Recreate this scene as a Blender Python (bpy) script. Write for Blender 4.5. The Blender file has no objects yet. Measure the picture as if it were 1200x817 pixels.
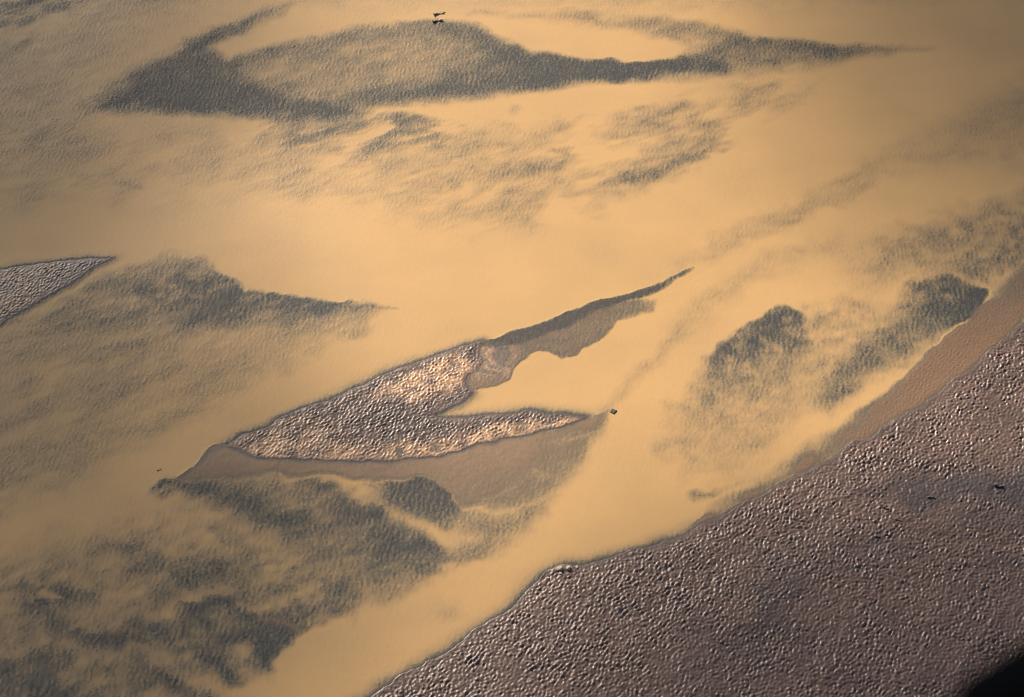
import bpy, bmesh, math, random
import numpy as np
from mathutils import Vector, Matrix, Quaternion, noise as mnoise

R = math.radians
scene = bpy.context.scene
COL = scene.collection

# ------------------------------------------------------------------ camera
CAM_H, PITCH, HFOV = 424.0, 50.0, 36.0        # metres, degrees below the horizon, degrees
cam_d = bpy.data.cameras.new('camera')
cam = bpy.data.objects.new('camera', cam_d)
COL.objects.link(cam)
cam.location = (0, 0, CAM_H)
cam.rotation_euler = (R(90 - PITCH), 0, 0)
cam_d.sensor_width = 36
cam_d.lens = 18 / math.tan(R(HFOV / 2))
cam_d.clip_start = 0.1
cam_d.clip_end = 20000
cam_d.dof.use_dof = True
cam_d.dof.focus_distance = 555
cam_d.dof.aperture_fstop = 2.0
scene.camera = cam

FAIR = (1088, 872, 1.6)
# ------------------------------------------------------------------ sky, sun, exposure
SUN_EL, SUN_AZ = 27.0, -30.0      # azimuth measured from +Y (ahead of the camera) towards +X
world = bpy.data.worlds.new('World')
scene.world = world
world.use_nodes = True
wn = world.node_tree.nodes
sky = wn.new('ShaderNodeTexSky')
sky.sky_type = 'NISHITA'
sky.sun_disc = False
sky.sun_elevation = R(SUN_EL)
sky.sun_rotation = R(SUN_AZ)
sky.air_density = 1.0
sky.dust_density = 2.0
world.node_tree.links.new(sky.outputs[0], wn['Background'].inputs['Color'])
wn['Background'].inputs['Strength'].default_value = 0.05
sun_d = bpy.data.lights.new('sun', 'SUN')
sun_d.energy = 4.2
sun_d.angle = R(0.6)
sun_d.color = (1.0, 0.86, 0.70)
sun = bpy.data.objects.new('sun', sun_d)
COL.objects.link(sun)
sdir = Vector((math.sin(R(SUN_AZ)) * math.cos(R(SUN_EL)), math.cos(R(SUN_AZ)) * math.cos(R(SUN_EL)), math.sin(R(SUN_EL))))
sun.rotation_euler = sdir.to_track_quat('Z', 'Y').to_euler()
sun.location = sdir * 2000
scene.view_settings.view_transform = 'Standard'
scene.view_settings.look = 'None'
scene.view_settings.exposure = 1.46
scene.view_settings.gamma = 1
scene.render.engine = 'CYCLES'
scene.cycles.use_denoising = True
scene.cycles.max_bounces = 6
scene.cycles.diffuse_bounces = 2
scene.cycles.glossy_bounces = 2
scene.cycles.transparent_max_bounces = 8
scene.cycles.volume_bounces = 0
scene.cycles.filter_width = 1.1


def tag(o, label, cat, group=None, kind=None):
    o['label'] = label
    o['category'] = cat
    if group:
        o['group'] = group
    if kind:
        o['kind'] = kind
    return o


# ------------------------------------------------------------------ the survey: map points on the river plain
_f = 600 / math.tan(R(HFOV / 2))
_cp, _sp = math.cos(R(PITCH)), math.sin(R(PITCH))


def G(x, y):
    """Ground point (metres) seen at a spot of the aerial survey photo (1200 x 817)."""
    a, b = (x - 600) / _f, -(y - 408.5) / _f
    dy = _cp + b * _sp
    dz = -_sp + b * _cp
    t = CAM_H / -dz
    return (a * t, dy * t)


M = 0.30      # metres per survey unit, for widths


# ------------------------------------------------------------------ periodic random fields
def field(N, dx, spec, seed):
    rng = np.random.default_rng(seed)
    w = np.fft.fft2(rng.standard_normal((N, N)))
    k = np.fft.fftfreq(N, dx)
    KX, KY = np.meshgrid(k, k)
    a = spec(KX, KY)
    a[0, 0] = 0
    h = np.real(np.fft.ifft2(w * a))
    h -= h.mean()
    return (h / h.std()).astype(np.float32)


class Tex:
    def __init__(self, arr, dx):
        self.a, self.dx, self.N = arr, dx, arr.shape[0]

    def __call__(self, X, Y):
        u = X / self.dx
        v = Y / self.dx
        i = np.floor(u).astype(np.int64)
        j = np.floor(v).astype(np.int64)
        fu = (u - i).astype(np.float32)
        fv = (v - j).astype(np.float32)
        i0, i1, j0, j1 = i % self.N, (i + 1) % self.N, j % self.N, (j + 1) % self.N
        a = self.a
        return (a[j0, i0] * (1 - fu) * (1 - fv) + a[j0, i1] * fu * (1 - fv) + a[j1, i0] * (1 - fu) * fv + a[j1, i1] * fu * fv)


def ripple_spec(lam, bw, ang, spread):
    """Wave trains of length lam whose crests lie perpendicular to direction ang."""
    def s(KX, KY):
        k = np.hypot(KX, KY) + 1e-9
        th = np.arctan2(KY, KX)
        d = np.angle(np.exp(1j * 2 * (th - R(ang)))) / 2
        return np.exp(-(np.log(k * lam) / bw) ** 2 / 2) * np.exp(-(d / R(spread)) ** 2 / 2)
    return s


def cloudy_spec(lo, hi, p=1.6, ang=0, stretch=1):
    """Fractal field with wavelengths hi..lo, drawn out along direction ang."""
    def s(KX, KY):
        c, n = math.cos(R(ang)), math.sin(R(ang))
        a = (KX * c + KY * n) * stretch
        b = -KX * n + KY * c
        k = np.hypot(a, b) + 1e-9
        return (k ** -p) * (k > 1 / hi) * np.exp(-(k * lo) ** 2)
    return s


T_rip = Tex(field(2560, 0.2, ripple_spec(1.32, 0.25, -30, 48), 1), 0.2)
T_rip2 = Tex(field(2048, 0.25, ripple_spec(1.55, 0.35, 60, 80), 2), 0.25)
T_ripw = Tex(field(2048, 0.25, ripple_spec(1.9, 0.32, -8, 26), 3), 0.25)
T_mid = Tex(field(1024, 0.6, cloudy_spec(3, 16, 1.0), 4), 0.6)
T_low = Tex(field(1024, 1.0, cloudy_spec(8, 90, 1.6), 5), 1.0)
T_str = Tex(field(1024, 1.0, cloudy_spec(5, 60, 1.4, 8, 3.0), 6), 1.0)
T_str2 = Tex(field(1024, 0.6, cloudy_spec(2.2, 26, 1.2, 28, 2.6), 7), 0.6)
T_fine = Tex(field(1024, 0.35, cloudy_spec(0.8, 5, 0.8), 8), 0.35)
T_wx = Tex(field(1024, 0.6, cloudy_spec(3, 30, 1.5), 9), 0.6)
T_wy = Tex(field(1024, 0.6, cloudy_spec(3, 30, 1.5), 10), 0.6)


def cells(N, dx, size, ang, stretch, seed):
    """Distance to the nearest of scattered points (periodic), cells drawn out across the flow."""
    rng = np.random.default_rng(seed)
    n = int(round(N * dx / size))
    size = N * dx / n
    jx, jy = rng.random((n, n)) * .9 + .05, rng.random((n, n)) * .9 + .05
    hgt = rng.random((n, n))
    g = (np.arange(N) * dx / size)
    U, V = np.meshgrid(g, g)
    iu, iv = U.astype(int), V.astype(int)
    best = np.full((N, N), 9.0)
    H = np.zeros((N, N)); DX = np.zeros((N, N))
    c, s = math.cos(R(ang)), math.sin(R(ang))
    for a in (-1, 0, 1):
        for b in (-1, 0, 1):
            ci, cj = (iu + a) % n, (iv + b) % n
            du = U - (iu + a + jx[cj, ci])
            dv = V - (iv + b + jy[cj, ci])
            along = du * c + dv * s
            d = np.hypot(along * stretch, -du * s + dv * c)
            m = d < best
            best[m] = d[m]; H[m] = hgt[cj, ci][m]; DX[m] = along[m]
    return best.astype(np.float32), H.astype(np.float32), DX.astype(np.float32)


_cb, _ch, _cx = cells(2560, 0.2, 1.38, -28, 1.3, 11)
_mound = np.clip(1 - (_cb / .85) ** 1.5, -.1, 1) * (.55 + .6 * _ch) + .45 * _cx
T_cell = Tex(((_mound - _mound.mean()) / _mound.std()).astype(np.float32), 0.2)
_pit = -np.exp(-(_cb / .33) ** 2) * (.5 + .7 * _ch)
T_pit = Tex(((_pit - _pit.mean()) / _pit.std()).astype(np.float32), 0.2)

# ------------------------------------------------------------------ grid
def axis(a, b, step, lo, hi):
    core = np.arange(a, b + step / 2, step)
    up, s, v = [], step, core[-1]
    while v < hi:
        s *= 1.22
        v += s
        up.append(v)
    dn, s, v = [], step, core[0]
    while v > lo:
        s *= 1.22
        v -= s
        dn.append(v)
    return np.array(dn[::-1] + list(core) + up)


xs = axis(-252, 252, 0.27, -5000, 5000)
ys = axis(196, 590, 0.29, -3000, 8000)
NX, NY = len(xs), len(ys)
X, Y = np.meshgrid(xs, ys)
X = X.ravel()
Y = Y.ravel()
core = np.clip((258 - np.abs(X)) / 8, 0, 1) * np.clip((596 - Y) / 8, 0, 1) * np.clip((Y - 190) / 8, 0, 1)

wx, wy = T_wx(X, Y), T_wy(X, Y)
mid0 = T_mid(X - 120, Y + 45)


def sstep(t):
    t = np.clip(t, 0, 1)
    return t * t * (3 - 2 * t)


def poly_field(pts, warp=0.0, pad=None):
    """Signed distance (negative inside, metres) to a closed outline and the blend of its per-point columns.
    Returns index array of the grid points near it, distance, blended columns."""
    P = np.array([G(p[0], p[1]) for p in pts])
    C = np.array([p[2:] for p in pts], float)
    pad = pad if pad is not None else 3.2 * (C[:, 0].max() * M if C.size else 5) + 3 * warp + 2
    x0, y0 = P.min(0) - pad
    x1, y1 = P.max(0) + pad
    idx = np.nonzero((X > x0) & (X < x1) & (Y > y0) & (Y < y1))[0]
    px = X[idx] + warp * wx[idx]
    py = Y[idx] + warp * wy[idx]
    d2 = np.full(len(idx), 1e18)
    inside = np.zeros(len(idx), bool)
    n = len(P)
    for i in range(n):
        ax, ay = P[i]
        bx, by = P[(i + 1) % n]
        ex, ey = bx - ax, by - ay
        L = ex * ex + ey * ey + 1e-9
        t = np.clip(((px - ax) * ex + (py - ay) * ey) / L, 0, 1)
        dx, dy = px - ax - t * ex, py - ay - t * ey
        d2 = np.minimum(d2, dx * dx + dy * dy)
        if abs(ey) > 1e-12:
            cond = (ay > py) != (by > py)
            xi = ax + (py - ay) * ex / ey
            inside ^= cond & (px < xi)
    d = np.sqrt(d2)
    d[inside] *= -1
    out = []
    if C.size:
        W = np.zeros(len(idx))
        A = [np.zeros(len(idx)) for _ in range(C.shape[1])]
        for i in range(n):
            w = 1 / ((px - P[i, 0]) ** 2 + (py - P[i, 1]) ** 2 + 4.0) ** 1.5
            W += w
            for c in range(C.shape[1]):
                A[c] += w * C[i, c]
        out = [a / W for a in A]
    return idx, d, out


def mask(pts, warp=1.0, soft=None, amp=None):
    """pts: (x, y, softness, amount) or (x, y) with common soft / amp."""
    if soft is not None:
        pts = [(p[0], p[1], p[2] if len(p) > 2 else soft, p[3] if len(p) > 3 else amp) for p in pts]
    idx, d, (s, a) = poly_field(pts, warp * 0.6)
    m = np.zeros(len(X), np.float32)
    s = s * M * (1.7 if warp >= 1 else 1)
    m[idx] = sstep(0.5 - d / (2 * s)) * a
    return m


def line(pts, width, soft, amp, warp=1.0):
    """A drawn-out streak: polyline with half-width (survey units) at each point."""
    l, r = [], []
    for i, p in enumerate(pts):
        a = pts[max(i - 1, 0)]
        b = pts[min(i + 1, len(pts) - 1)]
        tx, ty = b[0] - a[0], b[1] - a[1]
        n = math.hypot(tx, ty) or 1
        w = p[2] if len(p) > 2 else width
        l.append((p[0] - ty / n * w, p[1] + tx / n * w))
        r.append((p[0] + ty / n * w, p[1] - tx / n * w))
    return mask(l + r[::-1], warp, soft, amp)


S = np.zeros(len(X), np.float32)      # shallowness: 0 deep silty water, 1 bed at the surface


def add(m, mode='screen'):
    global S
    if mode == 'screen':
        S = 1 - (1 - S) * (1 - m)
    elif mode == 'max':
        S = np.maximum(S, m)
    elif mode == 'cut':
        S = S * (1 - m)


# ---- far shoal across the top of the survey
add(mask([(104,124,18,.7),(150,92,18,.75),(198,62,16,.75),(240,40,12,.8),(290,18,12,.6),(335,2,10,.4),(332,13,8,.4),(292,34,8,.55),(246,54,8,.75),
          (262,72,10,.7),(258,92,12,.75),(300,100,10,.8),(345,112,10,.8),(400,122,10,.8),(430,130,9,.7),(390,144,12,.7),(330,141,12,.75),(270,133,10,.8),(200,131,9,.85),(140,129,12,.8)], 1.6))
add(mask([(256,72,6,.6),(330,51,8,.58),(420,33,8,.55),(500,23,5,.55),(545,25,6,.6),(575,38,6,.6),(620,60,5,.7),(690,69,4,.7),(740,73,3,.75),(790,69,5,.6),
          (830,62,6,.5),(780,90,10,.5),(690,98,8,.6),(600,108,8,.6),(520,118,8,.6),(440,122,8,.55),(380,118,10,.5),(310,105,12,.55),(258,95,12,.6)], 1.0))
add(mask([(552,36,12,.3),(585,52,6,.5),(620,64,4,.65),(660,70,4,.75),(700,70,4,.8),(745,74,3,.8),(800,71,5,.7),(850,66,10,.55),(850,80,10,.5),(760,90,8,.75),(650,99,8,.75),(560,108,8,.7),
          (470,118,8,.6),(400,126,8,.6),(400,116,12,.5),(480,104,14,.5),(560,90,16,.5),(590,76,14,.4)], 1.2))
add(mask([(790,71,8,.45),(820,58,10,.45),(865,46,8,.6),(890,44,6,.65),(960,51,5,.6),(1030,54,5,.5),(1090,56,8,.2),(1030,64,8,.4),(950,76,14,.4),(880,84,14,.45),(800,90,12,.5)], 1.2))
add(mask([(555,16,8,.25),(680,15,8,.35),(780,22,8,.4),(850,34,8,.45),(895,46,8,.4),(850,56,8,.3),(815,58,8,.3),(795,50,8,.35),(740,34,10,.3),(650,24,10,.2)], 1.6))
add(mask([(20,-60),(1100,-60),(1150,-10),(900,8),(500,6),(150,-5)], 2, 22, .14))
add(mask([(300,138,10,.35),(400,128,10,.45),(470,134,8,.42),(545,150,8,.3),(520,164,8,.3),(470,178,10,.25),(400,182,14,.2),(330,170,14,.2)], 2.2) * np.clip(0.75 + 0.55 * T_str2(X, Y), 0, 1.5))
add(line([(395,148),(440,140),(480,139),(505,142)], 3, 7, .3))
add(mask([(290,74),(350,58),(440,44),(520,50),(548,66),(500,90),(430,104),(360,104),(300,92)], 2, 16, .38), 'cut')
# top-left mottled shoal
add(mask([(-300,-150),(220,-150),(250,-20),(150,60),(90,120),(120,180),(-300,180)], 2, 40, .2))
add(mask([(-20,40,10),(40,20,10),(70,15,6),(110,-5,8),(40,-10,10),(-20,10,14)], 2.5, 10, .35) * np.clip(0.7 + 0.7 * T_str2(X, Y), 0, 1.6))
add(line([(22,30),(38,24)], 3, 4, .5))
add(line([(-10,80),(15,60),(40,40)], 3, 8, .35))
# broad mottled shallows in the second channel
patch = np.clip(0.62 + 0.32 * T_str2(X, Y) + 0.2 * T_low(X, Y), 0, 1.5)
add(mask([(-300,110,30,.12),(150,150,20,.1),(400,150,14,.2),(620,150,14,.2),(860,105,14,.22),(960,95,14,.2),(900,130,12,.2),(835,185,6,.3),(770,215,10,.25),(690,250,14,.22),(560,275,16,.2),
          (430,235,18,.18),(250,230,20,.12),(-300,260,30,.12)], 3) * patch)
add(line([(724,207,3),(742,209,6),(760,203,5),(785,194,3),(806,187,2.5),(828,178,1.5)], 3, 5, .5))
add(line([(720,214,4),(700,222,5),(690,228,3)], 3, 8, .15))
add(line([(740,196),(770,188),(800,180)], 5, 10, .1))
for (a, b, c, d, w, k) in [(618,199,634,193,3,.35),(648,199,658,196,2,.3),(652,178,668,177,3,.28),(530,215,540,214,3,.22),(600,130,606,127,2,.2),(130,212,165,218,4,.14),(80,206,100,204,2,.16),(535,187,550,190,3,.12)]:
    add(line([(a, b), (c, d)], w, 5, k))
# smooth band to the right
add(mask([(830,270,6,.12),(900,250,6,.2),(960,220,8,.13),(1080,150,12,.10),(1200,110,20,.11),(1500,60,30,.1),(1500,190,30,.1),(1200,190,20,.11),(1080,195,12,.11),(980,240,8,.2),(900,272,10,.12),(830,300,10,.08)], 2) * (.55 + .45 * patch))
add(line([(790,312),(850,292),(900,268),(940,252)], 6, 10, .12, 2))

# ---- left shoal
add(mask([(20,378,16,.3),(62,356,10,.4),(105,332,8,.4),(150,312,8,.5),(195,300,8,.45),(238,302,7,.45),(258,322,4,.6),(290,336,3,.85),(345,346,2.5,.9),(400,352,2.5,.9),(462,359,4,.6),
          (400,368,9,.7),(330,374,12,.7),(240,382,14,.65),(150,382,14,.5),(80,380,16,.35)], 1.6) * np.clip(0.9 + 0.16 * T_str2(X, Y), 0.3, 1.1))
add(mask([(150,345,8,.4),(175,330,7,.5),(215,318,5,.5),(240,326,4,.6),(256,336,4,.5),(240,355,8,.5),(180,362,10,.45)], 1.6, ) * np.clip(0.6 + .5 * T_mid(X, Y), 0, 1))
add(mask([(-300,400,30,.25),(30,374,10,.25),(200,372,14,.25),(400,366,10,.3),(455,362,5,.3),(420,385,8,.25),(350,420,12,.2),(250,470,14,.2),(150,530,18,.2),(60,575,20,.24),(-300,700,40,.25)], 2.5)
    * np.clip(0.9 + 0.16 * T_str2(X, Y), 0.2, 1.5))

# ---- shoals below the middle bar
add(mask([(180,572,6,.7),(205,556,5,.85),(232,546,5,.9),(255,556,8,.6),(300,562,10,.6),(370,566,8,.7),(425,582,8,.8),(470,606,7,.85),(510,638,7,.85),(537,656,4,.75),(522,674,6,.55),
          (470,690,12,.45),(415,684,16,.45),(360,650,14,.55),(300,610,12,.65),(235,586,9,.7)], 1.8) * np.clip(0.92 + 0.15 * T_str2(X, Y), 0.2, 1.1))
add(mask([(430,566,5,.6),(470,563,4,.8),(510,561,3,.85),(528,578,3,.85),(542,602,5,.7),(520,618,7,.6),(478,606,6,.7),(445,590,5,.6)], 1.4))
add(line([(350,562),(385,572),(420,574)], 4, 4, .55))
add(mask([(540,598,8,.35),(600,602,8,.35),(640,570,10,.35),(640,600,10,.3),(590,640,10,.3),(540,668,6,.35),(520,640,8,.3)], 2))
add(line([(395,560),(430,588),(462,604),(500,622),(560,630)], 4, 6, .7, 1.2), 'cut')
add(line([(330,556),(380,562),(420,568),(450,574)], 1.5, 5, .4, 1.2), 'cut')
# bottom-left mottled flats
add(mask([(-300,640,30,.24),(20,655,20,.24),(110,620,20,.2),(210,590,20,.2),(330,640,20,.26),(460,696,12,.28),(400,724,8,.4),(352,745,5,.4),(325,780,6,.4),(240,805,10,.4),(280,830,10,.3),(240,900,10,.4),(-300,1100,30,.4)], 2.5)
    * np.clip(1.0 + 0.16 * T_str2(X, Y) + .2 * T_mid(X, Y), 0.1, 1.6))
add(mask([(215,706,5,.7),(260,704,6,.75),(310,714,5,.8),(360,738,4,.6),(338,757,5,.75),(322,779,3,.75),(290,758,7,.7),(250,747,8,.5),(215,738,8,.4)], 2))
add(mask([(60,722,8,.4),(100,738,7,.5),(150,742,6,.6),(172,756,5,.65),(150,762,6,.6),(110,755,8,.5),(70,745,8,.4)], 2))
add(mask([(228,768,6,.6),(250,768,6,.7),(268,785,5,.7),(282,796,4,.65),(258,798,6,.6),(235,785,7,.5)], 2))
add(mask([(160,772,8,.45),(200,782,7,.6),(222,806,5,.65),(190,808,7,.55),(160,795,8,.4)], 2))
add(mask([(95,778,6,.5),(122,776,5,.55),(126,790,5,.5),(100,792,6,.4)], 2))
add(mask([(20,690,8,.45),(40,700,5,.5),(70,686,8,.5),(105,690,8,.5),(90,705,8,.5),(40,716,8,.5)], 2))
add(mask([(130,640,12,.35),(230,650,12,.4),(300,672,10,.4),(295,690,8,.4),(220,688,8,.5),(150,670,12,.35)], 2))
add(mask([(-60,770,10,.4),(60,762,10,.45),(90,800,10,.4),(60,850,10,.4),(-60,850,10,.4)], 2.5))
add(mask([(42,694),(48,690),(60,694),(76,701),(62,703),(50,700)], .3, 4, .8), 'cut')
add(mask([(240,722,8),(275,716,6),(290,732,6),(262,742,8)], 1.5, 7, .5), 'cut')
add(line([(150,768),(185,760),(200,775),(235,800),(300,812)], 8, 8, .5, 2), 'cut')

# ---- right side
add(mask([(812,446,8,.45),(842,404,3,.7),(880,378,3,.8),(918,361,3,.8),(940,369,3,.8),(946,392,5,.6),(938,425,8,.45),(915,450,14,.35),(880,470,18,.35),(840,485,16,.3),(810,475,14,.35)], 1.2)
    * np.clip(0.9 + 0.15 * T_mid(X, Y), 0.2, 1.1))
add(mask([(790,470,10,.25),(860,480,14,.25),(930,440,14,.2),(990,440,10,.3),(1000,455,10,.25),(930,500,14,.2),(880,545,14,.15),(800,560,14,.18),(770,520,10,.2)], 2.5) * np.clip(0.8 + 0.12 * T_mid(X, Y), 0.0, 1.6))
add(mask([(940,360,8,.25),(1000,350,10,.2),(1050,355,8,.2),(1010,410,8,.2),(970,450,8,.2),(940,440,8,.25)], 2) * np.clip(0.8 + 0.25 * T_mid(X, Y), 0, 1.5))
add(mask([(1040,372,7,.45),(1062,340,6,.55),(1085,323,5,.65),(1112,322,5,.7),(1140,335,6,.65),(1152,350,4,.8),(1120,378,5,.7),(1095,402,8,.3),(1050,425,10,.25),(1000,450,8,.35),(965,465,8,.3),(985,430,8,.4),(1015,398,7,.45)], 1.3)
    * np.clip(0.92 + 0.13 * T_mid(X, Y), 0.3, 1.1))
add(line([(1118,350,16),(1080,378,20),(1040,412,17),(1000,444,11),(965,470,6)], 10, 14, .38, 1.5) * np.clip(.95 + .15 * mid0, .4, 1.1))
add(mask([(1138,338,4,.7),(1154,338,3,.9),(1150,360,2,.95),(1135,374,2,.9),(1112,384,3,.8),(1122,366,4,.6)], .8))
add(mask([(1000,300,20,.15),(1060,268,14,.35),(1120,246,16,.28),(1200,232,18,.32),(1500,150,30,.4),(1500,280,20,.4),(1200,318,14,.5),(1160,334,12,.42),(1120,318,10,.35),(1060,325,14,.25),(1000,340,20,.12)], 2)
    * np.clip(0.9 + 0.13 * T_mid(X, Y), 0.2, 1.2))
add(mask([(1100,150,20,.06),(1200,90,24,.1),(1500,0,30,.1),(1500,140,30,.1),(1200,190,20,.08)], 2))
add(line([(700,482),(716,474),(724,462),(742,444),(762,424),(786,402),(800,388)], 3.5, 7, .24, 1.0))
add(line([(800,388),(830,352),(870,322),(920,300),(980,285)], 8, 14, .16, 2))
add(line([(812,582),(825,579),(838,576)], 3, 4, .6))
add(line([(838,574),(870,566),(905,560)], 5, 9, .2))
add(line([(622,684),(632,680)], 3, 6, .3))
add(line([(508,710),(520,716),(535,712)], 8, 8, .12))

# ---- smooth brown mud shelves, hardly under water
S = (S * .93).astype(np.float32)
mudA_veins = np.exp(-(np.abs(T_str2(X * 1.3 + 40, Y * 1.3)) / .16) ** 2)
mudA = mask([(200,562,3,.6),(222,545,3,.95),(262,518,3,1),(300,530,4,1),(400,540,4,1),(520,534,4,1),(600,512,4,1),(688,489,3,.9),(712,481,6,.45),(700,510,16,.5),(672,548,20,.55),(645,580,18,.5),
             (580,596,12,.55),(540,594,7,.75),(522,572,4,.85),(505,560,4,.9),(440,562,7,.85),(395,557,7,.9),(330,556,9,.85),(270,562,10,.8),(225,564,8,.65)], .9)
veil = np.clip(0.99 - 0.10 * np.clip(T_str2(X * 1.6, Y * 1.6), -1, 3) , 0.3, 1)
mudA_s = np.clip(mudA * 1.15, 0, 1) * (0.985 * veil - .22 * mudA_veins * np.clip((X + 45) / 30, 0, 1))
mudB = mask([(1170,338,12,.8),(1210,300,16,.9),(1500,150,20,1),(1500,240,8,1),(1204,372,5,1),(1164,410,5,1),(1124,446,5,1),(1080,474,5,1),(1020,512,5,1),(950,550,5,1),(880,588,4,1),(830,610,3,1),(770,638,3,.8),
             (790,622,8,.5),(850,590,20,.5),(905,558,24,.55),(955,524,20,.65),(1000,492,12,.8),(1030,468,7,.92),(1062,438,5,1),(1095,408,5,1),(1130,378,3,1),(1152,356,4,.95)], .8)
mudC = mask([(546,414,3,.9),(560,404,4,.9),(580,402,5,.9),(596,400,5,.85),(604,398,6,.8),(650,380,6,.75),(700,358,6,.7),(730,352,6,.6),(768,352,5,.3),(766,362,3,.35),(738,372,3,.5),(722,376,2,.6),(712,388,2,.65),(700,400,2,.7),(684,408,2,.7),(676,416,2,.7),(655,420,2,.7),
             (640,413,2,.75),(628,412,2,.8),(614,420,2,.8),(602,428,2,.8),(594,444,2,.8),(580,452,2,.8),(562,454,2,.8),(540,466,2,.8),(538,452,4,.9)], .8)
add(mudA_s, 'max')
add(mudB * 0.97, 'max')
add(np.clip(mudC * 1.1, 0, .97), 'max')
band = mask([(545,409,2,.9),(570,399,2,1),(606,387,2.5,1),(660,368,2.5,1),(708,352,3,1),(756,338,3,.95),(802,318,3,.7),(812,316,3,.3),(790,328,3,.6),(760,346,3,.8),(725,356,4,.85),(690,368,4,.9),
             (665,383,4,.95),(640,392,5,.95),(610,402,4,.95),(575,408,4,.9)], .6)
add(np.clip(band * 1.1, 0, .985), 'max')

# ---- bed level under water
_w = S * (1 - S) * 4
S = np.clip(S + _w * (0.055 * T_str2(X + 90, Y) + 0.03 * mid0) , 0, .985).astype(np.float32)
LEXT = 0.26                             # depth over which the silty water turns opaque
S0 = np.clip(0.02 + 0.012 * T_low(X, Y), 0.004, 1)
S = np.clip(1 - (1 - S) * (1 - S0), 0.004, 0.985)
Z = LEXT * np.log(S)

# ---- bars that stand dry
WE = 0.8


def dry(pts, rise, scale, step, halo, warp=0.35):
    """Raises the ground inside an outline; returns the distance field (positive inside)."""
    global Z
    idx, d, _ = poly_field([(p[0], p[1]) for p in pts], warp, pad=14)
    lev = np.full(len(X), -50.0)
    ins = np.maximum(-d, 0)
    lev[idx] = np.where(d < 0, step * (1 - np.exp(-ins / 0.5)) + rise * (1 - np.exp(-ins / scale)), -halo * 1.7 * d)
    Z = np.where(lev > -2, np.maximum(Z, lev), Z)
    D = np.full(len(X), -50.0, np.float32)
    D[idx] = -d
    return D


OUT_BAR = [(266,522),(285,509),(340,486.5),(400,461),(469,431),(520,413),(552,404),(566,401),(561,411),(567,422),(560,433),(549,438),(546,450),(553,461),(537,473),(524,479),(512,486),
           (511,489),(530,489.5),(561,488),(590,484),(619,482.5),(650,484),(688,487),(672,496),(657,500),(606,511),(561,522),(520,534),(451,540),(400,541),(343,539),(302,537),(278,528)]
OUT_LEFT = [(-330,345),(-100,326),(0,316),(50,308),(100,303),(131,302),(112,313),(82,333),(50,350),(20,369),(0,382),(-100,450),(-330,560)]
OUT_BANK = [(360,860),(405,832),(432,817),(470,795),(520,766),(566,737),(598,712),(618,690),(636,674),(660,664),(690,659),(740,648),(790,629),(840,607),(880,587),(951,550),(1019,513),(1078,476),(1119,448),(1160,414),
            (1200,380),(1260,330),(1500,170),(2600,-250),(2600,1500),(200,1500),(100,1100)]
D_bar = dry(OUT_BAR, 0.16, 9, 0.035, 0.11)
D_left = dry(OUT_LEFT, 0.16, 10, 0.04, 0.13)
D_bank = dry(OUT_BANK, 0.0, 10, 0.10, 0.10)
ins = np.maximum(D_bank, 0)
# whole bank for far distances as well
idxb, db, _ = poly_field([(p[0], p[1]) for p in OUT_BANK], 0.8, pad=6000)
inb = np.zeros(len(X)); inb[idxb] = np.maximum(-db, 0)
Z = np.where(inb > 0, np.maximum(Z, 0.1) + 1.0 * (1 - np.exp(-inb / 22.0)) + 0.12 * np.clip(inb / 25, 0, 1) * T_low(X, Y), Z)
Z = np.where(inb > 0, Z + 0.08 * np.exp(-((inb - 6.0) / 3.5) ** 2), Z)
D_bank = np.where(inb > 0, inb, D_bank)

on_bar = sstep(D_bar / 0.8)
on_left = sstep(D_left / 0.8)
on_bank = sstep(D_bank / 0.8)
dryness = np.maximum(np.maximum(on_bar, on_left), on_bank)

# ---- material patches
tip = mask([(205,560),(240,530),(268,514),(282,524),(272,534),(250,560)], .8, 4, 1.0)
mud = np.clip(np.maximum(mudA, mudB * 1.0), 0, 1) * (1 - on_bank) * (1 - on_bar * (1 - tip)) * (1 - on_left)
mud = np.maximum(mud, mudC * 0.75 * (1 - on_bar) * (1 - band))
mud = np.maximum(mud, mask([(122,732),(140,730),(168,744),(150,745),(128,742)], 1.5, 5, .8))
mud = np.maximum(mud, mask([(130,760),(160,768),(190,770),(180,780),(140,772)], 1.5, 6, .6))
mud = np.maximum(mud, line([(300,722),(330,730),(355,742)], 3, 4, .7))
mud = np.maximum(mud, mask([(-40,350),(30,352),(66,346),(20,362),(-40,378)], 1.0, 4, .9) * on_left)
silt = mask([(430,470,6,.5),(455,448,5,.8),(490,430,5,.9),(535,418,5,.8),(560,425,5,.6),(545,450,5,.8),(520,462,6,.8),(490,462,6,.9),(460,465,6,.7)], 1.5)
silt = np.maximum(silt, mask([(280,530,4,.8),(290,512,6,.8),(340,495,8,.35),(400,500,8,.2),(420,520,7,.4),(520,516,6,.6),(600,500,5,.8),(690,486,4,.9),(660,502,3,1),(560,524,3,1),(520,536,3,1),(400,542,3,1),(320,540,3,1)], 1.5))
silt = np.maximum(silt, mask([(-40,325,6,.6),(40,314,6,.6),(90,314,6,.3),(40,345,5,.6),(-40,365,6,.6)], 1.5) * .7)
silt = silt * np.clip(.75 + .35 * T_mid(X, Y), 0, 1)
silt = np.maximum(silt * dryness, mask([(1200,350),(1200,376),(1150,420),(1080,474),(1010,514),(930,556),(900,560),(980,520),(1060,470),(1130,415)], 1.5, 6, .32) * (1 - on_bank))
dark = np.maximum(band, 0)
edge_w = 1.3
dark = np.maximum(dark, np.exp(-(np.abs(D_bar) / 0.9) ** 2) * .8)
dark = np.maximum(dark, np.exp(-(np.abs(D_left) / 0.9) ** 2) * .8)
dark = np.maximum(dark, np.exp(-(np.abs(D_bank) / 0.9) ** 2) * .7)
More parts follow.
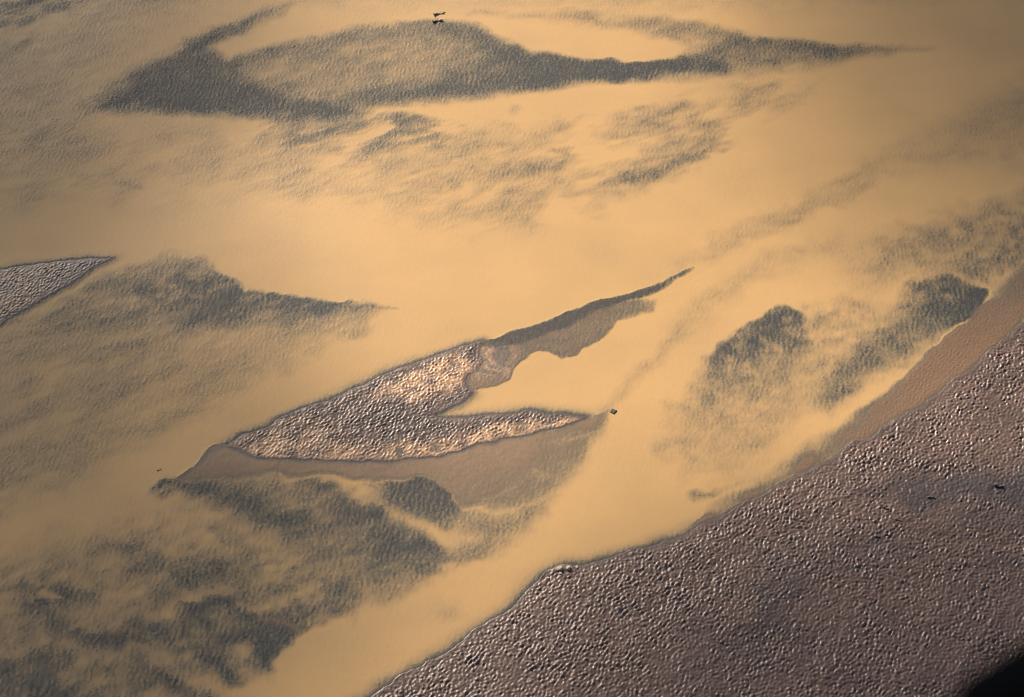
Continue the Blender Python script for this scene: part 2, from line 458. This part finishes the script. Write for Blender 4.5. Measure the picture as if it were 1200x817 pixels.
dark = np.maximum(dark, mask([(90,306),(132,301),(108,316),(88,322)], .5, 6, .8))
dark = np.maximum(dark, mask([(430,470),(470,472),(500,470),(520,478),(508,492),(560,490),(620,486),(600,498),(540,508),(470,514),(420,505)], 1.5, 7, .45) * on_bar)
blue = mask([(1000,575,16,.4),(1050,565,14,.8),(1120,560,10,.9),(1250,550,10,1),(1250,598,8,.9),(1150,592,8,.7),(1080,590,10,.8),(1020,590,14,.4)], 3)
blue = np.maximum(blue, mask([(1090,610,10,.5),(1150,602,8,.7),(1250,600,8,.8),(1250,622,8,.8),(1150,622,8,.5)], 3))
blue = np.maximum(blue, mask([(880,700,10,.5),(910,670,10,.5),(940,680,10,.5),(900,740,12,.6),(880,740,12,.5)], 3))
blue = np.maximum(blue, mask([(1150,655),(1260,650),(1260,680),(1160,672)], 3, 10, .5))
blue = np.clip(blue * .95 + .10 * np.clip(T_str(X, Y), 0, 2) * on_bank, 0, 1)
ridge = line([(1090,817 + 20),(1135,770),(1155,745),(1170,720)], 4, 8, .8) + line([(960,790),(990,740),(1010,700)], 4, 10, .5)
for pts, a in [([(1000,640),(1060,628),(1130,640),(1190,636)], -.3), ([(960,600),(1010,580),(1080,548),(1150,540)], .25), ([(780,800),(860,740),(930,690)], .22), ([(1040,700),(1090,672),(1150,668),(1200,660)], -.25),
               ([(700,760),(790,700),(880,650),(960,610)], -.18), ([(1060,800),(1085,750),(1100,710)], .25)]:
    Z = Z + a * line(pts, 5, 10, 1.0, 2.5) * on_bank
Z = Z + 0.35 * ridge * on_bank

Z = Z + on_bar * np.clip(D_bar / 2.5, 0, 1) * .055 * mid0
for arc, w in [([(600,432),(606,420),(616,413),(628,408),(640,409)], 1.4), ([(640,409),(652,414),(664,414),(674,408)], 1.4), ([(676,410),(686,403),(698,394),(706,384)], 1.4), ([(612,408),(630,401),(650,402),(668,398),(690,384)], 1.6),
               ([(722,366),(740,362),(756,360)], 1.5), ([(550,470),(566,462),(580,456)], 1.2)]:
    _a = line(arc, w, 5, 1.0, .8)
    dark = np.maximum(dark, .55 * _a)
_whorl = mask([(550,406),(572,401),(594,402),(604,414),(600,430),(584,442),(562,444),(550,432)], 1.0, 7, 1.0) * (1 - on_bar)
Z = Z + _whorl * (.035 + .05 * np.clip(mid0, -.5, 1.5))
silt = np.maximum(silt, _whorl * .45)

# ---- ripples
r1 = T_rip(X, Y)
r2 = T_rip2(X + 31, Y + 77)
rw = T_ripw(X + 7, Y - 50)
fine = T_fine(X, Y)
mid = T_mid(X + 60, Y)


for arc, w, a in [([(557,406),(553,418),(559,431),(572,438),(585,438)], 1.5, .9), ([(572,404),(567,416),(573,428),(586,431),(594,424)], 1.2, .8), ([(584,405),(597,408),(601,418),(597,428)], 1.4, .9), ([(563,440),(575,446),(588,441)], 1.2, .6),
                  ([(615,400),(617,412),(614,422)], 1, .7), ([(520,470),(538,462),(552,452)], 1.2, .6)]:
    _m = line(arc, w * 1.7, 3.5, a, .9) * np.clip(.85 + .3 * mid0, 0, 1.1)
    dark = np.maximum(dark, _m)
    Z = Z - .04 * _m
_m = mask([(582,408),(592,406),(598,414),(594,425),(584,428),(577,418)], .6, 3, 1.0)
Z = Z + .10 * _m
mud = mud * (1 - .7 * _m)
silt = silt * (1 - .9 * _m)
dark = np.maximum(dark, .35 * _m)


def crest(h, p=0.55):
    return np.where(h > 0, np.abs(h) ** 1.25, -np.abs(h) ** 0.8) * p


cel = T_cell(X + .8 * wx, Y + .8 * wy)
pit = T_pit(X + .8 * wx, Y + .8 * wy)
rb = 0.62 * r1 + 0.2 * r2 + 0.62 * (cel * np.maximum(on_bank, .45) + pit * (1 - on_bank) * .75)
rw0 = rw
rw = np.clip(0.85 * rw - 0.35 * T_pit(X - 20 + wx, Y + 33), -2.2, 2.2)
calm = np.clip(1 - np.maximum(mudA, mudB) * 0.92, 0.05, 1)
swirl = 0.0
_big = np.clip(1.02 + .12 * T_low(X * 1.7, Y * 1.7), .75, 1.3)
amp_dry = 0.19 * on_bar + 0.13 * on_left + on_bank * _big * (0.20 - 0.08 * np.clip(blue * 1.3, 0, 1) + 0.03 * np.exp(-(D_bank.clip(0) - 8) ** 2 / 120))
amp_wet = np.interp(S, [0, .05, .2, .5, .8, 1], [.022, .040, .047, .050, .052, .045]) * (1 - dryness) * calm
amp_mudflat = 0.022 * mudB * (1 - on_bank) * np.clip((X - 60) / 60, 0, 1)
hr = (amp_dry * (crest(rb) + 0.30 * fine) * (1 - .6 * tip) + amp_wet * (0.9 * rw + 0.35 * r2 + 0.25 * fine) + amp_mudflat * (r1 + .4 * fine))
hr *= np.clip(0.92 + 0.12 * mid, .5, 1.3)
hr = hr + .07 * cel * mask([(548,404),(575,400),(600,404),(602,428),(585,442),(556,446)], .8, 6, 1.0) * (1 - on_bar)
# crests on the dry bars stay above the water they rise from
lift = np.clip(D_bar, 0, 3) / 3 * on_bar + np.clip(D_left, 0, 3) / 3 * on_left + np.clip(D_bank, 0, 3) / 3 * on_bank
Z = Z + hr * core * np.where(dryness > .01, 0.25 + 0.75 * lift, 1)
Z = np.where((dryness < .01) & (mudB < .3), -0.012 - 0.055 * np.log1p(np.exp(np.clip(-(Z + 0.02) / 0.055, -30, 30))), Z)
trough = np.clip(0.5 - 1.1 * rb, 0, 1)
silt_t = np.clip(silt * np.where(mudB > .2, .06 + .08 * trough, 0.35 + 0.9 * trough), 0, 1)
# small scoured notch in the cut bank, and the hollow in the bottom-left flat
Z = Z - 0.10 * mask([(634,678),(644,668),(654,670),(648,684),(636,690)], .4, 4, 1.0) * on_bank
Z = Z + 0.30 * line([(646,672),(662,667),(676,668)], 3, 3, 1.0, .5) * on_bank
Z = Z + 0.22 * (line([(40,697),(46,690),(50,687)], 1.1, 2, 1.0, .2) + line([(42,702),(50,706),(56,708)], 1, 2, 1, .2))
dark = np.maximum(dark, line([(38,699),(46,690),(50,687)], 1.4, 2.5, 1.0, .2))

dark = np.maximum(dark, line([(1153,352),(1140,368),(1112,388),(1088,406),(1060,434),(1030,466),(1004,488)], 2.2, 5, .85, .7))
dark = np.maximum(dark, line([(186,567,3),(212,550,4),(244,531,2.5),(275,514,1.5)], 3, 6, .8, .9))
dark = np.maximum(dark, line([(960,520),(930,540),(890,560),(850,585)], 1.5, 7, .4, .9))
NV = len(X)
Z = np.clip(Z, -1.45, 4).astype(np.float32)

# ------------------------------------------------------------------ meshes out of the grid
vid = np.arange(NV).reshape(NY, NX)
quads = np.stack([vid[:-1, :-1], vid[:-1, 1:], vid[1:, 1:], vid[1:, :-1]], -1).reshape(-1, 4)


def grid_mesh(name, faces, z, mat, attrs):
    used, inv = np.unique(faces, return_inverse=True)
    inv = inv.reshape(-1, 4)
    co = np.empty((len(used), 3), np.float32)
    co[:, 0], co[:, 1] = X[used], Y[used]
    co[:, 2] = z[used] if not np.isscalar(z) else z
    me = bpy.data.meshes.new(name)
    me.vertices.add(len(used))
    me.vertices.foreach_set('co', co.ravel())
    me.loops.add(inv.size)
    me.loops.foreach_set('vertex_index', inv.ravel().astype(np.int32))
    me.polygons.add(len(inv))
    me.polygons.foreach_set('loop_start', np.arange(0, inv.size, 4, dtype=np.int32))
    me.update(calc_edges=True)
    me.polygons.foreach_set('use_smooth', np.ones(len(inv), bool))
    for an, av in attrs.items():
        at = me.attributes.new(an, 'FLOAT', 'POINT')
        at.data.foreach_set('value', np.ascontiguousarray(av[used], dtype=np.float32))
    me.materials.append(mat)
    me.validate()
    o = bpy.data.objects.new(name, me)
    COL.objects.link(o)
    return o


# ------------------------------------------------------------------ materials
def new_mat(name):
    m = bpy.data.materials.new(name)
    m.use_nodes = True
    nt = m.node_tree
    return m, nt, nt.nodes, nt.links


def attr(nt, name):
    n = nt.nodes.new('ShaderNodeAttribute')
    n.attribute_name = name
    return n.outputs['Fac']


def mixc(nt, fac, a, b, mode='MIX'):
    n = nt.nodes.new('ShaderNodeMix')
    n.data_type = 'RGBA'
    n.blend_type = mode
    for sock, v in ((n.inputs[0], fac), (n.inputs[6], a), (n.inputs[7], b)):
        if isinstance(v, (tuple, list)):
            sock.default_value = (*v, 1) if len(v) == 3 else v
        elif isinstance(v, (int, float)):
            sock.default_value = v
        else:
            nt.links.new(v, sock)
    return n.outputs[2]


def math_n(nt, op, a, b=None, clamp=False):
    n = nt.nodes.new('ShaderNodeMath')
    n.operation = op
    n.use_clamp = clamp
    for i, v in enumerate((a, b)):
        if v is None:
            continue
        if isinstance(v, (int, float)):
            n.inputs[i].default_value = v
        else:
            nt.links.new(v, n.inputs[i])
    return n.outputs[0]


def noise_n(nt, scale, detail=3, rough=.55, vec=None):
    n = nt.nodes.new('ShaderNodeTexNoise')
    n.inputs['Scale'].default_value = scale
    n.inputs['Detail'].default_value = detail
    n.inputs['Roughness'].default_value = rough
    if vec is None:
        g = nt.nodes.new('ShaderNodeNewGeometry')
        vec = g.outputs['Position']
    nt.links.new(vec, n.inputs['Vector'])
    return n.outputs['Fac']


def sand_material():
    m, nt, N, L = new_mat('wet_sand')
    b = N['Principled BSDF']
    n_big = noise_n(nt, 0.05, 4)
    n_sm = noise_n(nt, 0.9, 4, .6)
    c = mixc(nt, n_big, (.092, .058, .044), (.142, .092, .070))
    spk = math_n(nt, 'MULTIPLY', math_n(nt, 'SUBTRACT', n_sm, .35, True), 2.6, True)
    c = mixc(nt, spk, mixc(nt, 1.0, c, (.72, .72, .76), 'MULTIPLY'), c)
    mps = N.new('ShaderNodeMapping'); gs = N.new('ShaderNodeNewGeometry')
    L.new(gs.outputs['Position'], mps.inputs['Vector'])
    mps.inputs['Rotation'].default_value = (0, 0, R(-22)); mps.inputs['Scale'].default_value = (.3, 1, 1)
    st = math_n(nt, 'MULTIPLY', math_n(nt, 'SUBTRACT', noise_n(nt, 0.09, 6, .65, mps.outputs[0]), .48, True), 3.5, True)
    c = mixc(nt, math_n(nt, 'MULTIPLY', st, .75), c, (.050, .036, .030))
    c = mixc(nt, attr(nt, 'blue_clay'), c, (.036, .033, .034))
    c = mixc(nt, attr(nt, 'under'), c, (.015, .019, .028))
    ub = math_n(nt, 'MULTIPLY', math_n(nt, 'SUBTRACT', noise_n(nt, 1.1, 4, .7), .5, True), 3.0, True)
    c = mixc(nt, math_n(nt, 'MULTIPLY', ub, math_n(nt, 'MULTIPLY', attr(nt, 'under'), .55)), c, (.042, .045, .051))
    mn = math_n(nt, 'MULTIPLY', math_n(nt, 'SUBTRACT', noise_n(nt, 0.7, 5, .7), .47, True), 3.2, True)
    c = mixc(nt, attr(nt, 'mud'), c, mixc(nt, mn, (.195, .103, .043), (.120, .064, .030)))
    c = mixc(nt, attr(nt, 'silt'), c, (.48, .29, .155))
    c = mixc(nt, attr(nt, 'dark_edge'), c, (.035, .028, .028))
    L.new(c, b.inputs['Base Color'])
    rgh = math_n(nt, 'ADD', math_n(nt, 'MULTIPLY', noise_n(nt, 0.35, 4), .25), .31)
    L.new(math_n(nt, 'ADD', rgh, math_n(nt, 'MULTIPLY', attr(nt, 'under'), .6), True), b.inputs['Roughness'])
    L.new(math_n(nt, 'MULTIPLY', math_n(nt, 'SUBTRACT', 1.0, attr(nt, 'under')), .33), b.inputs['Specular IOR Level'])
    bump = N.new('ShaderNodeBump')
    bump.inputs['Strength'].default_value = 0.35
    bump.inputs['Distance'].default_value = 0.06
    L.new(noise_n(nt, 1.8, 4, .6), bump.inputs['Height'])
    L.new(bump.outputs[0], b.inputs['Normal'])
    return m


def water_material():
    m, nt, N, L = new_mat('silty_water')
    out = N['Material Output']
    b = N['Principled BSDF']
    n1 = noise_n(nt, 0.012, 3)
    c = mixc(nt, n1, (.40, .246, .104), (.435, .272, .120))
    t = math_n(nt, 'EXPONENT', math_n(nt, 'MULTIPLY', attr(nt, 'depth'), -1 / LEXT))
    mp2 = N.new('ShaderNodeMapping')
    g2 = N.new('ShaderNodeNewGeometry')
    L.new(g2.outputs['Position'], mp2.inputs['Vector'])
    mp2.inputs['Rotation'].default_value = (0, 0, R(-24))
    mp2.inputs['Scale'].default_value = (.35, 1, 1)
    plume = math_n(nt, 'MULTIPLY', math_n(nt, 'SUBTRACT', noise_n(nt, 0.055, 6, .62, mp2.outputs[0]), .40, True), 2.2, True)
    c = mixc(nt, math_n(nt, 'MULTIPLY', plume, .55), c, (.345, .225, .105))
    grain = math_n(nt, 'MULTIPLY', math_n(nt, 'SUBTRACT', noise_n(nt, 0.35, 4, .65), .45, True), 1.6, True)
    c = mixc(nt, math_n(nt, 'MULTIPLY', grain, .35), c, (.34, .23, .12))
    c = mixc(nt, t, c, (.120, .152, .140))
    L.new(c, b.inputs['Base Color'])
    b.inputs['Roughness'].default_value = 0.46
    b.inputs['IOR'].default_value = 1.33
    b.inputs['Specular IOR Level'].default_value = 0.22
    mp = N.new('ShaderNodeMapping')
    g = N.new('ShaderNodeNewGeometry')
    L.new(g.outputs['Position'], mp.inputs['Vector'])
    mp.inputs['Rotation'].default_value = (0, 0, R(-25))
    mp.inputs['Scale'].default_value = (1, .55, 1)
    bump = N.new('ShaderNodeBump')
    bump.inputs['Strength'].default_value = 0.6
    bump.inputs['Distance'].default_value = 0.30
    riffle = math_n(nt, 'ADD', math_n(nt, 'MULTIPLY', t, 2.5, True), .22)
    L.new(math_n(nt, 'MULTIPLY', noise_n(nt, 0.75, 4, .6, mp.outputs[0]), riffle), bump.inputs['Height'])
    L.new(bump.outputs[0], b.inputs['Normal'])
    gl = N.new('ShaderNodeBsdfGlossy')
    gl.inputs['Roughness'].default_value = 0.5
    L.new(bump.outputs[0], gl.inputs['Normal'])
    tr = N.new('ShaderNodeBsdfTransparent')
    film = N.new('ShaderNodeMixShader')
    film.inputs[0].default_value = .015
    L.new(tr.outputs[0], film.inputs[1])
    L.new(gl.outputs[0], film.inputs[2])
    mx = N.new('ShaderNodeMixShader')
    L.new(t, mx.inputs[0])
    L.new(b.outputs[0], mx.inputs[1])
    L.new(film.outputs[0], mx.inputs[2])
    L.new(mx.outputs[0], out.inputs['Surface'])
    return m


sand = sand_material()
water_m = water_material()
depth = np.clip(-Z, 0, 5)
under = np.clip((0.0 - Z) / 0.05, 0, 1) * (1 - np.clip(mud, 0, 1) * .8)
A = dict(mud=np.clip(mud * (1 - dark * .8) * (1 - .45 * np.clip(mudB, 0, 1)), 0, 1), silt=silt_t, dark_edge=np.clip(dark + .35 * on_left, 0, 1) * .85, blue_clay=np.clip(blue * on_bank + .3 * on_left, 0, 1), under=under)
cls = np.zeros(NV, np.int8)
cls[(D_bar > 0)] = 1
cls[(D_left > 0)] = 2
cls[(D_bank > 0)] = 3
fc = cls[quads].max(1)
o = grid_mesh('riverbed', quads[fc == 0], Z, sand, A)
tag(o, 'dark rippled river bed showing through the shallow silty water', 'riverbed', kind='structure')
o = grid_mesh('sandbar', quads[fc == 1], Z, sand, A)
tag(o, 'rippled hook-shaped sandbar in the middle of the river', 'sandbar', kind='structure')
o = grid_mesh('sandbar', quads[fc == 2], Z, sand, A)
tag(o, 'small pointed sandbar cut by the left edge of the photo', 'sandbar', kind='structure')
o = grid_mesh('sand_bank', quads[fc == 3], Z, sand, A)
tag(o, 'broad dark rippled sand bank filling the bottom right', 'sand bank', kind='structure')
wet = (Z[quads].min(1) < 0.02)
o = grid_mesh('river_water', quads[wet], 0.0, water_m, dict(depth=depth))
tag(o, 'tan silt-laden river water running in braided channels', 'water', kind='structure')

# ------------------------------------------------------------------ unseen clouds added towards the sun, shaped to darken the view's corners
def shade_cloud(px, py, rx, ry, tau, seed, alt=1250.0, lab=''):
    gx, gy = G(px, py)
    off = Vector((sdir.x, sdir.y)) * (alt / sdir.z)
    bm = bmesh.new()
    rings, seg, c = 18, 64, 45.0
    top, bot = [], []
    for i in range(rings + 1):
        q = i / rings
        h = c * (1 - q * q) ** 1.6
        tr, br = [], []
        for k in range(seg):
            a = 2 * math.pi * k / seg
            wob = 1 + .22 * mnoise.noise(Vector((math.cos(a) * 1.6 + seed, math.sin(a) * 1.6, q))) * q
            x, y = math.cos(a) * q * rx * wob, math.sin(a) * q * ry * wob
            n = 1 + .35 * mnoise.noise(Vector((x / 60 + seed * 3, y / 60, 0)))
            if i == 0 and k:
                tr.append(tr[0]); br.append(br[0]); continue
            v1 = bm.verts.new((x, y, h * n))
            tr.append(v1)
            br.append(v1 if i == rings else bm.verts.new((x, y, -h * n * .7)))
        top.append(tr); bot.append(br)
    for i in range(rings):
        for k in range(seg):
            k2 = (k + 1) % seg
            for g, flip in ((top, False), (bot, True)):
                vs = [g[i][k], g[i + 1][k], g[i + 1][k2], g[i][k2]]
                u = []
                for v in vs:
                    if v not in u:
                        u.append(v)
                bm.faces.new(u[::-1] if flip else u)
    bmesh.ops.recalc_face_normals(bm, faces=bm.faces)
    me = bpy.data.meshes.new('shade_cloud')
    bm.to_mesh(me); bm.free()
    m, nt, N, L = new_mat('shade_vapour')
    N.remove(N['Principled BSDF'])
    v = N.new('ShaderNodeVolumePrincipled')
    v.inputs['Color'].default_value = (.6, .6, .6, 1)
    v.inputs['Density'].default_value = tau * sdir.z / (c * 1.7)
    L.new(v.outputs[0], N['Material Output'].inputs['Volume'])
    me.materials.append(m)
    o = bpy.data.objects.new('shade_cloud', me)
    COL.objects.link(o)
    o.location = (gx + off.x, gy + off.y, alt)
    tag(o, lab, 'shade_cloud', kind='structure')


shade_cloud(-190, 640, 220, 200, 2.8, 1.3, lab='unseen vapour lens added high up to darken the lower left')
shade_cloud(-160, 30, 230, 210, 2.6, 4.1, lab='unseen vapour lens added to darken the upper left of the river')
shade_cloud(1390, 10, 230, 210, 3.2, 7.7, lab='unseen vapour lens added to darken the upper right of the river')
shade_cloud(1180, 900, 220, 120, 1.7, 9.2, lab='unseen vapour lens added to darken the sand bank on the lower right')

# ------------------------------------------------------------------ things lying on the bars
def ground_z(x, y):
    i = int(np.searchsorted(xs, x)); j = int(np.searchsorted(ys, y))
    return float(Z[j * NX + i])


def link(name, bm, mat, parent=None, smooth=True):
    me = bpy.data.meshes.new(name)
    bm.to_mesh(me); bm.free()
    me.polygons.foreach_set('use_smooth', [smooth] * len(me.polygons))
    me.materials.append(mat)
    o = bpy.data.objects.new(name, me)
    COL.objects.link(o)
    if parent:
        o.parent = parent
    return o


def tube(bm, pts, radii, seg=9, seed=0.0, rough=.12):
    rings = []
    for i, p in enumerate(pts):
        p = Vector(p)
        t = (Vector(pts[min(i + 1, len(pts) - 1)]) - Vector(pts[max(i - 1, 0)])).normalized()
        q = t.to_track_quat('Z', 'Y')
        ring = []
        for k in range(seg):
            a = 2 * math.pi * k / seg
            w = 1 + rough * mnoise.noise(Vector((math.cos(a) * 1.7, math.sin(a) * 1.7, i * .7 + seed)))* 2
            ring.append(bm.verts.new(p + q @ Vector((math.cos(a), math.sin(a), 0)) * radii[i] * w))
        rings.append(ring)
    for i in range(len(rings) - 1):
        for k in range(seg):
            bm.faces.new((rings[i][k], rings[i][(k + 1) % seg], rings[i + 1][(k + 1) % seg], rings[i + 1][k]))
    bm.faces.new(rings[0][::-1]); bm.faces.new(rings[-1])


def wood(name, ca, cb, rough=.6):
    m, nt, N, L = new_mat(name)
    b = N['Principled BSDF']
    mp = N.new('ShaderNodeMapping'); tc = N.new('ShaderNodeTexCoord')
    L.new(tc.outputs['Object'], mp.inputs[0]); mp.inputs['Scale'].default_value = (1.2, 9, 9)
    L.new(mixc(nt, noise_n(nt, 1.0, 4, .6, mp.outputs[0]), ca, cb), b.inputs['Base Color'])
    b.inputs['Roughness'].default_value = rough
    return m


W_OLIVE = wood('olive_brown_wood', (.08, .06, .03), (.22, .17, .08))
W_DARK = wood('wet_dark_wood', (.03, .022, .021), (.08, .06, .055))
W_BARK = wood('bleached_wood', (.45, .42, .36), (.75, .72, .66))


def log_thing(px, py, length, rad, ang, mat, label, branches=(), roots=True, group=None, name='driftwood_log', lift=.6):
    x, y = G(px, py)
    e = bpy.data.objects.new(name, None); COL.objects.link(e)
    e.empty_display_size = .5
    e.location = (x, y, max(ground_z(x, y), -.25) + rad * lift); e.rotation_euler = (0, 0, R(ang))
    tag(e, label, 'driftwood', group)
    n = 9
    pts = [(-length / 2 + length * i / (n - 1), .06 * length * math.sin(i * .8 + px), rad * .25 * math.sin(i * 1.3)) for i in range(n)]
    rr = [rad * (1.5 if i == 0 and roots else 1.0) * (1 - .62 * i / (n - 1)) for i in range(n)]
    bm = bmesh.new(); tube(bm, pts, rr, 10, px)
    link('trunk', bm, mat, e)
    for (t, bl, ba, be) in branches:
        i = int(t * (n - 1)); p = Vector(pts[i])
        d = Vector((math.cos(R(ba)) * math.cos(R(be)), math.sin(R(ba)) * math.cos(R(be)), math.sin(R(be))))
        bm = bmesh.new()
        tube(bm, [p + d * bl * s + Vector((0, 0, -.04 * bl * s * s)) for s in (0, .35, .7, 1)], [rr[i] * .55, rr[i] * .42, rr[i] * .3, rr[i] * .12], 7, t)
        link('branch', bm, mat, e)
    if roots:
        for k in range(5):
            a = 2 * math.pi * k / 5 + px
            p = Vector(pts[0]); d = Vector((-.6, math.cos(a), abs(math.sin(a)) * .8)).normalized()
            bm = bmesh.new(); tube(bm, [p, p + d * rad * 1.4, p + d * rad * 2.6 + Vector((0, 0, -.1))], [rad * .5, rad * .35, rad * .1], 6, k)
            link('root', bm, mat, e)
    return e


log_thing(516, 16, 4.8, .48, 24, W_OLIVE, 'olive-brown driftwood log, the upper of the two at the top of the photo', ((.4, 1.5, 40, 20), (.65, 1.2, -35, 15)))
t = log_thing(514, 25, 4.2, .5, 10, W_DARK, 'dark driftwood log with a pale bleached stub, just below the olive-brown log', ((.3, 1.6, 60, 15), (.75, 1.4, 30, 10)))
bm = bmesh.new(); tube(bm, [(.4, .25, .3), (1.0, .45, .5), (1.7, .5, .5)], [.34, .3, .16], 8, 3.0)
link('bleached_stub', bm, W_BARK, t)
for (px, py, ln, rd, an, lab) in [
    (1038, 598, 3.0, .24, -28, 'dark driftwood stick on the sand bank, the upper one of the pair on its left'),
    (1052, 612, 2.6, .20, -35, 'dark driftwood stick on the sand bank, just right of and below another stick'),
    (1028, 631, 2.4, .24, -12, 'short dark driftwood stick on the sand bank, the lowest left one'),
    (1040, 629, 2.2, .20, -38, 'dark slanted driftwood stick beside the lowest short one on the sand bank'),
    (1091, 585, 3.4, .24, -12, 'long dark driftwood stick on the bluish clay patch of the sand bank'),
    (1170, 572, 3.8, .40, -10, 'thick dark driftwood log near the right edge of the photo'),
    (1084, 796 - 38, 2.2, .2, 40, 'small dark driftwood stick low on the sand bank by the bottom right')]:
    log_thing(px, py, ln * .75, rd * 1.5, an, W_DARK, lab, ((.5, ln * .3, 40, 15),), roots=False, group='dark driftwood pieces scattered on the sand bank', name='driftwood_stick', lift=.35)
log_thing(187, 551, 1.6, .28, 10, W_DARK, 'tiny dark snag in the water west of the middle sandbar', ((.5, .8, 60, 30),), False, name='driftwood_snag')
log_thing(825, 580, 3.6, .22, 14, W_DARK, 'dark sunken branch in shallow water off the sand bank', ((.4, 1.2, 40, 10), (.6, 1.0, -30, 10)), False, name='driftwood_branch', lift=.2)


def lump(px, py, sx, sy, sz, ang, mat, seed, name, label, cat, group=None, flat=.6, point=0.0, up=.2):
    x, y = G(px, py)
    bm = bmesh.new()
    bmesh.ops.create_icosphere(bm, subdivisions=4, radius=1)
    for v in bm.verts:
        d = v.co.normalized()
        w = 1 + .34 * mnoise.noise(d * 1.5 + Vector((seed, 0, 0))) + .16 * mnoise.noise(d * 4 + Vector((0, seed, 0))) + .07 * mnoise.noise(d * 9)
        p = d * w
        if point and p.y < 0:
            p.x *= 1 + point * p.y
        if p.z > flat:
            p.z = flat + (p.z - flat) * .3
        v.co = Vector((p.x * sx, p.y * sy, p.z * sz))
    o = link(name, bm, mat)
    o.location = (x, y, max(ground_z(x, y), -.25) + sz * up)
    o.rotation_euler = (0, 0, R(ang))
    tag(o, label, cat, group)
    return o


m_rock, nt, N, L = new_mat('dark_rock')
L.new(mixc(nt, noise_n(nt, 2.0, 5, .65), (.008, .006, .006), (.028, .022, .022)), N['Principled BSDF'].inputs['Base Color'])
N['Principled BSDF'].inputs['Roughness'].default_value = .6
m_clod, nt, N, L = new_mat('dry_silt_clod')
L.new(mixc(nt, noise_n(nt, 1.6, 5, .65), (.24, .17, .12), (.55, .42, .30)), N['Principled BSDF'].inputs['Base Color'])
N['Principled BSDF'].inputs['Roughness'].default_value = .7
lump(718.5, 482.5, 1.45, 1.1, .55, 6, m_rock, 2.2, 'snag_boulder', 'dark wedge-shaped boulder in the water off the sandbar spit', 'boulder', point=.75)
for i, (px, py, s, lab) in enumerate([
    (656, 667.5, .95, 'pale clod at the tip of the broken bank notch, largest of the row'),
    (666, 666.5, .9, 'pale clod on the bank edge, next right of the largest one'),
    (676, 665, .6, 'small pale clod on the bank edge, rightmost of the row'),
    (657, 673, .55, 'small pale clod just below the largest clod of the notch'),
    (642, 678, .6, 'brown clod at the waterline left of the broken bank notch'),
    (645, 695, .5, 'small dark-sided clod lying below the notch on the bank')]):
    lump(px, py, s, s * .7, s * .75, 20 + 37 * i, m_clod, 5.0 + i, 'silt_clod', lab, 'clod', 'clods broken from the bank edge')

# ------------------------------------------------------------------ rounded black fairing of the aircraft the picture was taken from
def fairing():
    m, nt, N, L = new_mat('black_gelcoat')
    b = N['Principled BSDF']
    b.inputs['Base Color'].default_value = (.0008, .001, .0014, 1)
    b.inputs['Roughness'].default_value = .85
    b.inputs['Specular IOR Level'].default_value = 0.0
    e = bpy.data.objects.new('aircraft_wheel_fairing', None); COL.objects.link(e)
    bm = bmesh.new()
    rings = []
    n, seg = 28, 28
    for i in range(n + 1):
        u = i / n
        rr = 1.9 * (u ** .5) * (1 - u) ** .75 + .0001
        rings.append([bm.verts.new((u * 1.5, math.cos(2 * math.pi * k / seg) * rr * .155, math.sin(2 * math.pi * k / seg) * rr * .21)) for k in range(seg)])
    for i in range(n):
        for k in range(seg):
            bm.faces.new((rings[i][k], rings[i][(k + 1) % seg], rings[i + 1][(k + 1) % seg], rings[i + 1][k]))
    bmesh.ops.remove_doubles(bm, verts=bm.verts, dist=.002)
    bmesh.ops.recalc_face_normals(bm, faces=bm.faces)
    link('shell', bm, m, e)
    bm = bmesh.new()                                     # streamlined leg up to the fuselage
    prof = [(.14 * math.cos(a) * (1 if math.cos(a) < 0 else 1.5), .03 * math.sin(a)) for a in [2 * math.pi * k / 16 for k in range(16)]]
    r0 = [bm.verts.new((p[0] + .55, p[1], .15)) for p in prof]
    r1_ = [bm.verts.new((p[0] + .65, p[1] - .35, .95)) for p in prof]
    for k in range(16):
        bm.faces.new((r0[k], r0[(k + 1) % 16], r1_[(k + 1) % 16], r1_[k]))
    bm.faces.new(r0[::-1]); bm.faces.new(r1_)
    link('strut', bm, m, e)
    tag(e, 'out-of-focus black rounded edge of the aircraft, bottom right corner', 'aircraft part')
    return e


fair = fairing()
fx, fy, fd = FAIR
a, b_ = (fx - 600) / _f, -(fy - 408.5) / _f
fair.location = (a * fd, (_cp + b_ * _sp) * fd, CAM_H + (-_sp + b_ * _cp) * fd)
fair.rotation_euler = (0, 0, R(10))
